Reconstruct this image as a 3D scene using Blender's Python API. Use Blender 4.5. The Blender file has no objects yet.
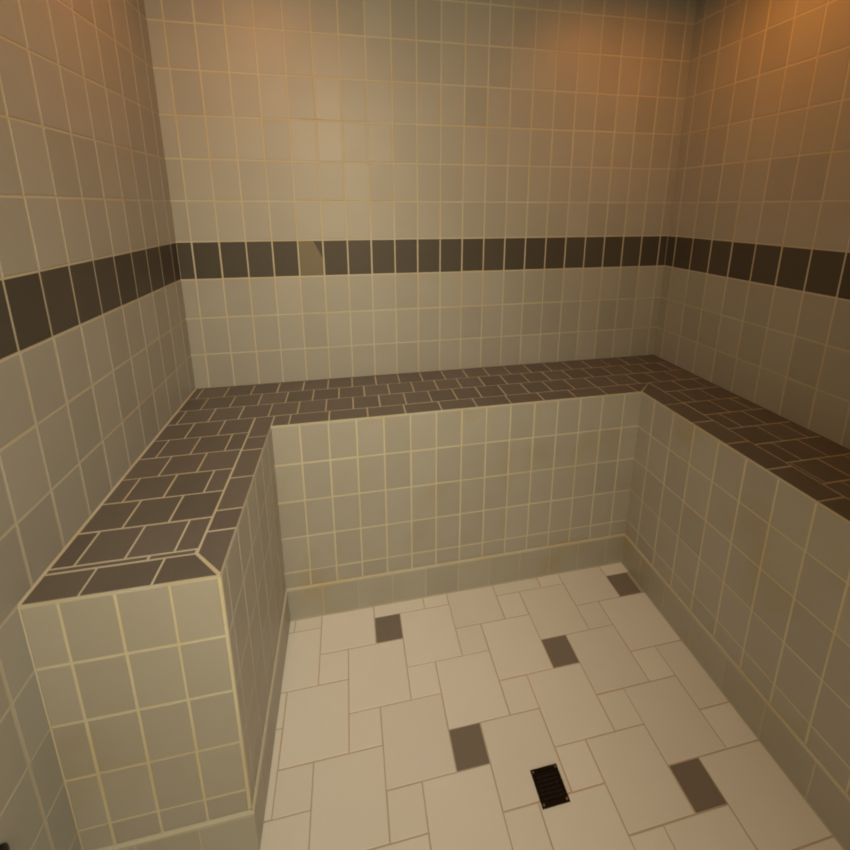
import bpy, bmesh, math, random
from mathutils import Vector, Matrix
random.seed(7)
C = bpy.context.scene.collection
SC = bpy.context.scene
S = 1.1                      # survey unit -> metres

# ------------------------------------------------------------------ camera
yaw, pitch, roll = 0.1988, 0.2247, 0.0014
f = Vector((math.sin(yaw)*math.cos(pitch), math.cos(yaw)*math.cos(pitch), -math.sin(pitch)))
r = Vector((math.cos(yaw), -math.sin(yaw), 0)); u = r.cross(f)
r2 = math.cos(roll)*r + math.sin(roll)*u; u2 = -math.sin(roll)*r + math.cos(roll)*u
cam = bpy.data.cameras.new('camera'); camo = bpy.data.objects.new('camera', cam); C.objects.link(camo)
M = Matrix((r2, u2, -f)).transposed().to_4x4()
M.translation = Vector((0.457, -1.2797, 1.0768))*S
camo.matrix_world = M
cam.sensor_fit = 'HORIZONTAL'; cam.sensor_width = 36; cam.lens = 424.67*36/850
cam.shift_x = -8.31/850; cam.shift_y = -121.69/850
cam.clip_start = .02; cam.clip_end = 50
SC.camera = camo

# ------------------------------------------------------------------ world, lights, exposure
DOOR = (7.0, (1, .78, .42))
POW = [(1.32, (1, .32, .065)), (1.68, (1, .317, .035))]
w = bpy.data.worlds.new('world'); SC.world = w; w.use_nodes = True
w.node_tree.nodes['Background'].inputs[0].default_value = (.9, .8, .6, 1)
w.node_tree.nodes['Background'].inputs[1].default_value = 0.02
SC.view_settings.view_transform = 'Standard'; SC.view_settings.look = 'None'
SC.cycles.filter_width = 2.0
SC.view_settings.exposure = 0.0; SC.view_settings.gamma = 1; SC.view_settings.use_curve_mapping = False

W, YF, Z0, CEIL = 1.5334, -1.75, -0.0421, 1.690
LAMPS = [(.235, -.36), (1.29, -.345)]
def area(name, loc, rot, sx, sy, power, col, spread=math.pi):
    l = bpy.data.lights.new(name, 'AREA'); l.shape = 'RECTANGLE' if sy else 'DISK'; l.size = sx*S
    if sy: l.size_y = sy*S
    l.energy = power; l.color = col; l.spread = spread
    o = bpy.data.objects.new(name, l); C.objects.link(o); o.location = Vector(loc)*S; o.rotation_euler = rot
    return o
# light of the room outside, coming in through the open doorway behind the camera
area('doorway_light', (.455, YF-.02, .95), (math.radians(90), 0, 0), .62, 1.4, *DOOR)
# two added soft fill lights just behind the camera, one tipped to the floor
def aim(p, q): return (Vector(q)-Vector(p)).to_track_quat('-Z', 'Y').to_euler()
area('fill_light_low', (.66, -1.34, 1.28), aim((.66, -1.34, 1.28), (.37, -.52, .15)), .16, .16, 2.2, (.96, .94, .74), 1.7)
area('fill_light_high', (.40, -1.34, 1.46), aim((.40, -1.34, 1.46), (.47, 0, .90)), .18, .18, 3.3, (1, .86, .58), 1.7)
for (x, y), P in zip(LAMPS, POW):
    area('downlight', (x, y, CEIL-.008), (0, 0, 0), .066, 0, *P)

# ------------------------------------------------------------------ materials
def nt(name):
    m = bpy.data.materials.new(name); m.use_nodes = True
    return m, m.node_tree, m.node_tree.nodes['Principled BSDF']
def lin(c):
    return tuple(((v/255)/12.92 if v/255 <= .04045 else ((v/255+.055)/1.055)**2.4) for v in c) + (1,)
def tile_mat(name, a, b, rough=.46, bump=.12, spot=None, spec=.5):
    """glazed tile: colour varies a little from tile to tile and in a fine mottle"""
    m, t, p = nt(name); N = t.nodes; L = t.links
    g = N.new('ShaderNodeNewGeometry'); tc = N.new('ShaderNodeTexCoord')
    n1 = N.new('ShaderNodeTexNoise'); n1.inputs['Scale'].default_value = 14; n1.inputs['Detail'].default_value = 4
    n2 = N.new('ShaderNodeTexNoise'); n2.inputs['Scale'].default_value = 260; n2.inputs['Detail'].default_value = 3
    L.new(tc.outputs['Object'], n1.inputs['Vector']); L.new(tc.outputs['Object'], n2.inputs['Vector'])
    a1 = N.new('ShaderNodeMath'); a1.operation = 'MULTIPLY'; a1.inputs[1].default_value = .45
    L.new(g.outputs['Random Per Island'], a1.inputs[0])
    a2 = N.new('ShaderNodeMath'); a2.operation = 'MULTIPLY_ADD'; a2.inputs[1].default_value = .35
    L.new(n1.outputs['Fac'], a2.inputs[0]); L.new(a1.outputs[0], a2.inputs[2])
    a3 = N.new('ShaderNodeMath'); a3.operation = 'MULTIPLY_ADD'; a3.inputs[1].default_value = .3
    L.new(n2.outputs['Fac'], a3.inputs[0]); L.new(a2.outputs[0], a3.inputs[2])
    mx = N.new('ShaderNodeMix'); mx.data_type = 'RGBA'
    mx.inputs[6].default_value = lin(a); mx.inputs[7].default_value = lin(b)
    L.new(a3.outputs[0], mx.inputs[0])
    out = mx.outputs[2]
    if spot:      # wear: ochre mineral stains of irregular shape
        n3 = N.new('ShaderNodeTexNoise'); n3.inputs['Scale'].default_value = 5.5; n3.inputs['Detail'].default_value = 5
        L.new(tc.outputs['Object'], n3.inputs['Vector'])
        rp = N.new('ShaderNodeValToRGB'); rp.color_ramp.elements[0].position = .54; rp.color_ramp.elements[1].position = .92
        L.new(n3.outputs['Fac'], rp.inputs[0])
        m2 = N.new('ShaderNodeMix'); m2.data_type = 'RGBA'; m2.inputs[7].default_value = lin(spot)
        L.new(rp.outputs[0], m2.inputs[0]); L.new(out, m2.inputs[6]); out = m2.outputs[2]
    L.new(out, p.inputs['Base Color'])
    p.inputs['Roughness'].default_value = rough; p.inputs['Specular IOR Level'].default_value = spec
    bp = N.new('ShaderNodeBump'); bp.inputs['Strength'].default_value = bump; bp.inputs['Distance'].default_value = .002
    L.new(n2.outputs['Fac'], bp.inputs['Height']); L.new(bp.outputs[0], p.inputs['Normal'])
    return m
def grout_mat(name, a, b):
    m, t, p = nt(name); N = t.nodes; L = t.links
    tc = N.new('ShaderNodeTexCoord')
    n = N.new('ShaderNodeTexNoise'); n.inputs['Scale'].default_value = 6; n.inputs['Detail'].default_value = 5
    L.new(tc.outputs['Object'], n.inputs['Vector'])
    rp = N.new('ShaderNodeValToRGB'); rp.color_ramp.elements[0].position = .42; rp.color_ramp.elements[1].position = .72
    rp.color_ramp.elements[0].color = lin(a); rp.color_ramp.elements[1].color = lin(b)
    L.new(n.outputs['Fac'], rp.inputs[0]); L.new(rp.outputs[0], p.inputs['Base Color'])
    p.inputs['Roughness'].default_value = .85
    return m
def plain(name, c, rough=.5, metal=0, emit=None):
    m, t, p = nt(name); N = t.nodes; L = t.links
    n = N.new('ShaderNodeTexNoise'); n.inputs['Scale'].default_value = 40
    mx = N.new('ShaderNodeMix'); mx.data_type = 'RGBA'; mx.inputs[6].default_value = lin(c)
    mx.inputs[7].default_value = lin(tuple(v*.82 for v in c)); L.new(n.outputs['Fac'], mx.inputs[0])
    L.new(mx.outputs[2], p.inputs['Base Color'])
    p.inputs['Roughness'].default_value = rough; p.inputs['Metallic'].default_value = metal
    if emit: p.inputs['Emission Color'].default_value = emit[0]; p.inputs['Emission Strength'].default_value = emit[1]
    return m
GREY = tile_mat('grey_wall_tile', (152, 149, 143), (171, 168, 162))
DARK = tile_mat('charcoal_band_tile', (68, 63, 57), (84, 78, 71), rough=.55, spec=.35)
ODD = tile_mat('pale_band_tile', (108, 98, 80), (122, 112, 94), rough=.55)
SEAT = tile_mat('brown_grey_seat_tile', (88, 82, 78), (114, 107, 102), rough=.4, bump=.2)
BASE = tile_mat('base_tile', (158, 154, 145), (176, 172, 163), spot=(166, 146, 108))
RISER = tile_mat('riser_tile', (158, 153, 146), (178, 173, 165), spot=(162, 144, 106))
FLOOR = tile_mat('beige_floor_tile', (216, 213, 210), (234, 231, 228), rough=.5)
INSET = tile_mat('dark_floor_inset', (114, 105, 98), (136, 127, 119), rough=.5, bump=.3)
GROUT = grout_mat('cream_grout', (192, 186, 170), (190, 174, 142))
RGROUT = grout_mat('pale_riser_grout', (206, 199, 176), (202, 187, 150))
FGROUT = grout_mat('floor_grout', (188, 176, 160), (206, 176, 152))
PLASTER = plain('painted_plaster', (120, 112, 100), .8)
BLACKM = plain('blackened_metal', (34, 28, 22), .35, .8)
PIT_SHADE = plain('drain_pit_shade', (8, 7, 6), .7)
STEEL = plain('worn_steel', (170, 160, 140), .3, 1)
CHROME = plain('white_enamel', (225, 222, 214), .3)
LENS = plain('lamp_lens', (255, 230, 190), .3, 0, ((1, .7, .38, 1), 1.5))

# ------------------------------------------------------------------ mesh helpers
def obj(name, bm, mats, parent=None, kind=None, label=None, cat=None, group=None):
    bmesh.ops.recalc_face_normals(bm, faces=bm.faces)
    me = bpy.data.meshes.new(name); bm.to_mesh(me); bm.free()
    for m in (mats if isinstance(mats, (list, tuple)) else [mats]): me.materials.append(m)
    o = bpy.data.objects.new(name, me); C.objects.link(o)
    if parent: o.parent = parent
    if kind: o['kind'] = kind
    if label: o['label'] = label
    if cat: o['category'] = cat
    if group: o['group'] = group
    return o
def empty(name, loc, label, cat, group=None):
    o = bpy.data.objects.new(name, None); C.objects.link(o); o.location = Vector(loc)*S; o.empty_display_size = .05
    o['label'] = label; o['category'] = cat
    if group: o['group'] = group
    return o
def box(bm, a, b, mi=0, off=(0, 0, 0)):
    lo = [min(a[i], b[i]) for i in range(3)]; hi = [max(a[i], b[i]) for i in range(3)]
    vs = [bm.verts.new((Vector((x, y, z))-Vector(off))*S) for x in (lo[0], hi[0]) for y in (lo[1], hi[1]) for z in (lo[2], hi[2])]
    for q in ((0, 1, 3, 2), (4, 6, 7, 5), (0, 4, 5, 1), (2, 3, 7, 6), (0, 2, 6, 4), (1, 5, 7, 3)):
        bm.faces.new([vs[i] for i in q]).material_index = mi
H = .0009      # grout lies this deep below the tile face
def slab(bm, pts, P, n, mi, h=H, bev=.0006):
    """one tile: polygon pts (u,v) mapped by P to the tile-face plane; n = outward normal"""
    k = len(pts); cx = sum(p[0] for p in pts)/k; cy = sum(p[1] for p in pts)/k
    def ins(p):
        dx, dy = p[0]-cx, p[1]-cy
        return (p[0]-math.copysign(min(bev, abs(dx)*.5), dx), p[1]-math.copysign(min(bev, abs(dy)*.5), dy))
    n = Vector(n)
    lo = [bm.verts.new((P(*p)-n*(h+.0002))*S) for p in pts]
    mid = [bm.verts.new((P(*p)-n*bev*.7)*S) for p in pts]
    top = [bm.verts.new((P(*ins(p)))*S) for p in pts]
    for A, B in ((lo, mid), (mid, top)):
        for i in range(k):
            bm.faces.new((A[i], A[(i+1) % k], B[(i+1) % k], B[i])).material_index = mi
    bm.faces.new(top).material_index = mi
def rect(bm, u0, u1, v0, v1, P, n, mi, g=.004, clip=None, ends=(1, 1)):
    if clip:
        if clip[4:] and mi == 1:
            if clip[4]-.022 < u1 < clip[4]: u1 = clip[4]
            if clip[4]-.022 < u0 < clip[4]: return
        u0, u1 = max(u0, clip[0]), min(u1, clip[1]); v0, v1 = max(v0, clip[2]), min(v1, clip[3])
    if u1-u0 < g*1.3 or v1-v0 < g*1.3: return
    j = lambda: random.uniform(-.0004, .0004)
    e = g/2
    a, b, c, d = u0+e*ends[0]+j(), u1-e*ends[1]+j(), v0+e+j(), v1-e+j()
    slab(bm, [(a, c), (b, c), (b, d), (a, d)], P, n, mi)
def grid(bm, us, vs, P, n, matfn, g=.0042):
    us = sorted(us); vs = sorted(vs)
    for i in range(len(us)-1):
        for j in range(len(vs)-1):
            rect(bm, us[i], us[i+1], vs[j], vs[j+1], P, n, matfn(i, j), g, None, (0.15 if i == 0 else 1, .15 if i == len(us)-2 else 1))
def lines(start, step, lo, hi):
    a = [lo, hi]; k = math.ceil((lo-start)/step); 
    while start+k*step < hi-.004:
        if start+k*step > lo+.004: a.append(start+k*step)
        k += 1
    return sorted(a)

# levels of the horizontal grout lines
UP = [.55, .6556, .7647, .8759, .9809, 1.09, 1.1976, 1.305, 1.413, 1.5206, 1.6242, CEIL]
DN = [.4393, .3309, .2225, .1142, .0058]
ZS = sorted([Z0]+DN+UP)
BAND = ZS.index(.8759)
T = .12
# ------------------------------------------------------------------ setting: walls, floor, ceiling
PB = lambda x, z: Vector((x, 0, z))
bm = bmesh.new(); box(bm, (-T, H, Z0-T), (W+T, T, CEIL+T), 0)
xs = lines(.0381, .0698, 0, W); xb = lambda v: min(range(len(xs)), key=lambda i: abs(xs[i]-v))
i_odd = xb(.0381+4*.0698)
for i in range(len(xs)-1):
    for j in range(len(ZS)-1):
        if j == BAND and i == i_odd:
            # the band tile that is paler but for one corner
            e = .0021; a, b, c, d = xs[i]+e, xs[i+1]-e, ZS[j]+e, ZS[j+1]-e
            slab(bm, [(a, c), (b, c), (b, c+.050), (a+.040, d), (a, d)], PB, (0, -1, 0), 3, bev=.0003)
            slab(bm, [(b, c+.0505), (b, d), (a+.0405, d)], PB, (0, -1, 0), 2, bev=.0003)
        else:
            rect(bm, xs[i], xs[i+1], ZS[j], ZS[j+1], PB, (0, -1, 0), 2 if j == BAND else 1, .0042, None, (.15 if i == 0 else 1, .15 if i == len(xs)-2 else 1))
obj('wall_back', bm, [GROUT, GREY, DARK, ODD], kind='structure')

PL = lambda y, z: Vector((0, y, z))
bm = bmesh.new(); box(bm, (-T, YF, Z0-T), (-H, H, CEIL+T), 0)
grid(bm, lines(-.6113, .0714, YF, 0), ZS, PL, (1, 0, 0), lambda i, j: 2 if j == BAND else 1)
obj('wall_left', bm, [GROUT, GREY, DARK], kind='structure')
PR = lambda y, z: Vector((W, y, z))
bm = bmesh.new(); box(bm, (W+H, YF, Z0-T), (W+T, H, CEIL+T), 0)
grid(bm, lines(.0331, .0717, YF, 0), ZS, PR, (-1, 0, 0), lambda i, j: 2 if j == BAND else 1)
obj('wall_right', bm, [GROUT, GREY, DARK], kind='structure')
# wall behind the camera with an open doorway
DX0, DX1, DZ = .15, .76, 1.66
PF = lambda x, z: Vector((x, YF, z))
bm = bmesh.new()
box(bm, (-T, YF-T, Z0-T), (DX0, YF-H, CEIL+T)); box(bm, (DX1, YF-T, Z0-T), (W+T, YF-H, CEIL+T)); box(bm, (DX0, YF-T, DZ), (DX1, YF-H, CEIL+T))
for a, b, z in ((0, DX0, Z0), (DX1, W, Z0), (DX0, DX1, DZ)):
    grid(bm, lines(.0381, .0698, a, b), [z]+[q for q in ZS if q > z+.01], PF, (0, 1, 0), lambda i, j: 1)
obj('wall_front', bm, [GROUT, GREY], kind='structure')
bm = bmesh.new(); box(bm, (0, YF, CEIL), (W, 0, CEIL+T))
obj('ceiling', bm, PLASTER, kind='structure')

# floor: large and small squares in a pinwheel, every fourth small square dark
PZ = lambda x, y: Vector((x, y, Z0))
bm = bmesh.new(); box(bm, (0, YF, Z0-T), (W, 0, Z0-H), 0)
ax, ay, bx, by = .1428, .0728, .0713, -.1467
sx, sy = .0713, .0731
clip = (0, W, YF, 0, 1.2828)
for m in range(-22, 30):
    for n in range(-8, 26):
        x = .4865+m*ax+n*bx; y = -.3075+m*ay+n*by
        dark = m % 2 == 0 and n % 2 == 0 and (m, n) != (-2, 0)
        rect(bm, x, x+sx, y-sy, y, PZ, (0, 0, 1), 2 if dark else 1, .0028, clip)
        # the large square hangs from the small square's right edge
        rect(bm, x+sx, x+sx+ax, y+by, y, PZ, (0, 0, 1), 1, .0028, clip)
obj('floor', bm, [FGROUT, FLOOR, INSET], kind='structure')

# ------------------------------------------------------------------ the U-shaped bench
BL, BR, BB, FE = .2542, 1.2828, -.2702, -.7107
Q = .0012
L0, TZ = .55, .0655
bench = empty('tiled_steam_bench', (W/2, BB, Z0), 'U-shaped built-in bench with brown brick-pattern seat tiles and grey tiled risers along three walls', 'bench')
BO = bench.location/S
def bobj(name, bm, mats, **k):
    o = obj(name, bm, mats, parent=bench, **k); o.data.transform(Matrix.Translation(-bench.location)); return o
zr = [TZ-.004]+sorted(DN[:-1])+[L0-.0035]
G = .0042
TH = .03
def riser(a, b, P, n, us):
    bm = bmesh.new(); box(bm, a, b, 0)
    grid(bm, us, zr, P, n, lambda i, j: 1, G)
    return bobj('riser', bm, [RGROUT, RISER])
ZT = L0-.006
# end face of the left arm, facing the camera
riser((Q, FE+H, Z0), (BL-TH, FE+TH, ZT), lambda x, z: Vector((x, FE, z)), (0, -1, 0), [Q, .0454, .1152, .185, BL-.0045])['label'] = 'yellowish grey end face of the left arm'
riser((BL-TH, FE+H, Z0), (BL-H, BB, ZT), lambda y, z: Vector((BL, y, z)), (1, 0, 0), lines(-.6113, .0714, FE+.004, BB))
riser((BL-H, BB+H, Z0), (BR+H, BB+TH, ZT), lambda x, z: Vector((x, BB, z)), (0, -1, 0), lines(.4602, .0698, BL, BR))
riser((BR+H, YF+.002, Z0), (BR+TH, BB+H, ZT), lambda y, z: Vector((BR, y, z)), (-1, 0, 0), lines(-.6097, .0711, YF+.002, BB))
# rounded cream bead on the outer vertical corner of the left arm
bm = bmesh.new()
R = .0042; prof = [(BL-R+R*math.sin(a), FE+R-R*math.cos(a)) for a in [i*math.pi/12 for i in range(7)]]+[(BL-R, FE+R)]
lo = [bm.verts.new(Vector((x, y, TZ-.004))*S) for x, y in prof]; hi = [bm.verts.new(Vector((x, y, ZT))*S) for x, y in prof]
for i in range(len(prof)): bm.faces.new((lo[i], lo[(i+1) % 8], hi[(i+1) % 8], hi[i]))
bm.faces.new(lo); bm.faces.new(hi)
bobj('corner_bead', bm, RGROUT, label='cream rounded corner bead')

# seat: tiles in running bond with a border strip round the inner edge
PS = lambda x, y: Vector((x, y, L0)); NU = (0, 0, 1)
bm = bmesh.new(); e0 = .0008
box(bm, (Q, FE+e0, ZT), (BL-e0, -Q, L0-H)); box(bm, (BL-e0, BB+e0, ZT), (BR+e0, -Q, L0-H)); box(bm, (BR+e0, YF+.002, ZT), (W-Q, -Q, L0-H))
g = .0036
def row(x0, x1, y0, y1, joints):
    xs = [x0]+[j for j in joints if x0+.003 < j < x1-.003]+[x1]
    for a, b in zip(xs, xs[1:]): rect(bm, a, b, y1, y0, PS, NU, 1, g if b-a > .012 else .002)
q = .0718
row(Q, W-Q, -Q, -.0715, [.0945+q*(k-1) for k in range(22)])
row(Q, W-Q, -.0715, -.144, [.0557+q*k for k in range(22)])
row(Q, W-Q, -.144, -.217, [.023+q*k for k in range(22)])
A, B_ = [.066, .137], [.034, .102, .171]
ys = [-.217, -.291, -.364, -.4355, -.507, -.579, -.651]
for k in range(6): row(Q, .207, ys[k], ys[k+1], A if k % 2 == 0 else B_)
row(Q, .2045, -.651, -.6605, [.137])
# borders
xi = .2075
def colr(x0, x1, joints):
    for a, b in zip(joints, joints[1:]): rect(bm, x0, x1, b, a, PS, NU, 1, g)
row(Q, .162, -.6605, FE, [.07])
hg = g/2
slab(bm, [(.162+hg, FE+hg), (BL-.004-hg, FE+hg), (xi-hg*1.5, -.6605-hg), (.162+hg, -.6605-hg)], PS, NU, 1)
slab(bm, [(xi+hg, -.6605+hg*.3), (BL-hg, FE+.004+hg), (BL-hg, -.615-hg), (xi+hg, -.615-hg)], PS, NU, 1)
colr(xi, BL, [-.217, -.315, -.370, -.470, -.564, -.615])
row(BL, 1.2703, -.217, BB, [.295+.0975*k for k in range(10)])
slab(bm, [(1.2703+hg, BB+hg), (BR-hg, BB+hg), (1.3440-hg, -.217-hg), (1.2703+hg, -.217-hg)], PS, NU, 1)
slab(bm, [(BR+hg, BB-hg*.5), (1.346-hg, -.217-hg*1.2), (1.346-hg, -.359+hg), (BR+hg, -.359+hg)], PS, NU, 1)
colr(BR, 1.346, [-.359-.0985*k for k in range(15)]+[YF+.002])
k = 0; y = -.217
while y > YF+.01:
    y1 = max(y-(.068 if k == 0 else .0715), YF+.002)
    row(1.346, W-Q, y, y1, [1.39, 1.461] if k % 2 == 1 else [1.426, 1.497] if k < 6 else [1.355, 1.426, 1.497])
    y = y1; k += 1
bobj('seat', bm, [GROUT, SEAT], label='brown-grey brick-pattern tiled seat')

# base course: longer tiles standing a little proud under a rounded top
PP = .005
def base(p0, p1, n, joints, us0, us1, P):
    """P(u, z, out) -> point; u runs along the course"""
    bm = bmesh.new()
    prof = [(-.002, Z0), (PP-H, Z0), (PP-H, TZ-.008)]+[(PP-.004+.004*math.cos(a), TZ-.004+.004*math.sin(a)) for a in (-.6, 0, .4, .8, 1.2, math.pi/2)]+[(-.002, TZ)]
    lo = [bm.verts.new(P(p0+(o if o > 0 else 0)*us0, z, o)*S) for o, z in prof]; hi = [bm.verts.new(P(p1+(o if o > 0 else 0)*us1, z, o)*S) for o, z in prof]
    for i in range(len(prof)): bm.faces.new((lo[i], lo[(i+1) % len(prof)], hi[(i+1) % len(prof)], hi[i]))
    bm.faces.new(lo); bm.faces.new(hi)
    js = [p0]+sorted(j for j in joints if min(p0, p1)+.006 < j < max(p0, p1)-.006)+[p1] if p0 < p1 else None
    for a, b in zip(js, js[1:]):
        a2 = a+(PP*us0 if a == p0 else 0); b2 = b+(PP*us1 if b == p1 else 0)
        rect(bm, a2, b2, Z0+.0045, TZ-.006, lambda uu, z: P(uu, z, PP), n, 1, .003)
    return bobj('base_course', bm, [GROUT, BASE])
base(Q, BL, (0, -1, 0), [-.02, .076, .171], 0, 1, lambda uu, z, o: Vector((uu, FE-o, z)))
base(FE, BB, (1, 0, 0), [-.35-.098*k for k in range(4)], -1, -1, lambda uu, z, o: Vector((BL+o, uu, z)))
base(BL, BR, (0, -1, 0), [.35+.0963*k-.0963 for k in range(11)], 1, -1, lambda uu, z, o: Vector((uu, BB-o, z)))
base(YF+.002, BB, (-1, 0, 0), [-.355-.0985*k for k in range(15)], 0, -1, lambda uu, z, o: Vector((BR-o, uu, z)))

# sealant in the joint between bench and walls
def sealant(name, pts, m):
    bm = bmesh.new(); k = len(pts)
    for a, b, du, dv in pts:
        a, b, du, dv = map(Vector, (a, b, du, dv))
        A_ = [bm.verts.new((a+o)*S) for o in (Vector(), du, dv)]; B2 = [bm.verts.new((b+o)*S) for o in (Vector(), du, dv)]
        for i in range(3): bm.faces.new((A_[i], A_[(i+1) % 3], B2[(i+1) % 3], B2[i]))
        bm.faces.new(A_); bm.faces.new(B2)
    obj(name, bm, m, kind='structure')
c3 = .0032
sealant('trim_1', [((0, FE, L0-.0004), (0, 0, L0-.0004), (c3, 0, 0), (0, 0, c3)), ((0, FE+.0004, TZ), (0, FE+.0004, L0), (c3*.45, 0, 0), (0, -c3*.3, 0))], GROUT)
sealant('trim_2', [((0, 0, L0-.0004), (W, 0, L0-.0004), (0, -.0026, 0), (0, 0, .0016))], SEAT)
sealant('trim_3', [((W, 0, L0-.0004), (W, YF, L0-.0004), (-.0026, 0, 0), (0, 0, .0016))], SEAT)

# ------------------------------------------------------------------ base tiles of the left wall in front of the bench
bm = bmesh.new(); box(bm, (0, YF+.001, Z0), (PP, FE-PP-.001, TZ-.004))
obj('baseboard_left', bm, BASE, kind='structure')

# ------------------------------------------------------------------ floor drain
dx, dy, dw, dh = .804, -.7305, .0285, .0290
dr = empty('floor_drain', (dx, dy, Z0), 'small black rectangular metal floor drain with corner screws set in beige tiles', 'drain')
def dobj(name, bm, m, **k): return obj(name, bm, m, parent=dr, **k)
t = .0065
bm = bmesh.new(); 
for a, b in (((-dw, -dh), (dw, -dh+t)), ((-dw, dh-t), (dw, dh)), ((-dw, -dh+t), (-dw+t, dh-t)), ((dw-t, -dh+t), (dw, dh-t))):
    box(bm, (a[0], a[1], 0), (b[0], b[1], .0022))
dobj('frame', bm, BLACKM)
bm = bmesh.new(); box(bm, (-dw+t, -dh+t, .0001), (dw-t, dh-t, .0005)); dobj('dark_pan', bm, PIT_SHADE, label='flat black pan coloured as the shade under the grate')  # flat pan on the tiles; the pit's darkness is put into its colour
bm = bmesh.new()
for i in range(7):
    y = -dh+t+(i+.5)*(2*dh-2*t)/7; box(bm, (-dw+t, y-.0012, .0006), (dw-t, y+.0012, .0018))
for i in range(3):
    x = -dw+t+(i+1)*(2*dw-2*t)/4; box(bm, (x-.001, -dh+t, .0006), (x+.001, dh-t, .0016))
dobj('grate', bm, BLACKM)
for sx_, sy_ in ((-1, 1), (1, 1), (-1, -1), (1, -1)):
    bm = bmesh.new()
    bmesh.ops.create_cone(bm, cap_ends=True, segments=16, radius1=.0024*S, radius2=.0018*S, depth=.0012*S, matrix=Matrix.Translation(Vector((sx_*(dw-.0045), sy_*(dh-.0045), .0028))*S))
    dobj('screw', bm, STEEL, label='pale worn screw head')

# ------------------------------------------------------------------ dark round fitting low on the left wall
fx = empty('steam_outlet', (0, -.8315, .283), 'dark round fitting on the left tiled wall low by the bench end', 'steam outlet')
def lathe(prof, seg=40, axis='X'):
    bm = bmesh.new(); rings = []
    for d, rr in prof:
        ring = []
        for i in range(seg):
            a = 2*math.pi*i/seg; c, s_ = rr*math.cos(a), rr*math.sin(a)
            ring.append(bm.verts.new((Vector((d, c, s_)) if axis == 'X' else Vector((c, s_, d)))*S))
        rings.append(ring)
    for A_, B2 in zip(rings, rings[1:]):
        for i in range(seg): bm.faces.new((A_[i], A_[(i+1) % seg], B2[(i+1) % seg], B2[i])).smooth = True
    bm.faces.new(rings[0]); bm.faces.new(rings[-1])
    return bm
obj('flange', lathe([(0, .024), (.002, .024), (.0035, .0225), (.004, .017)]), BLACKM, parent=fx)
obj('nozzle', lathe([(.0042, .015), (.010, .0145), (.013, .012), (.0135, .007), (.009, .006)]), BLACKM, parent=fx)

# ------------------------------------------------------------------ recessed ceiling lamps
names = ['round recessed ceiling lamp above the back left corner of the bench', 'round recessed ceiling lamp above the back right corner of the bench']
for (x, y), nm in zip(LAMPS, names):
    o = empty('recessed_ceiling_light', (x, y, CEIL), nm, 'ceiling light', 'recessed ceiling lamps')
    bm = lathe([(-.0002, .048), (-.004, .047), (-.006, .042), (-.0045, .036), (-.0002, .035)], axis='Z'); obj('trim_ring', bm, CHROME, parent=o)
    bm = lathe([(-.0003, .034), (-.002, .033), (-.003, .02)], axis='Z'); obj('lens', bm, LENS, parent=o)
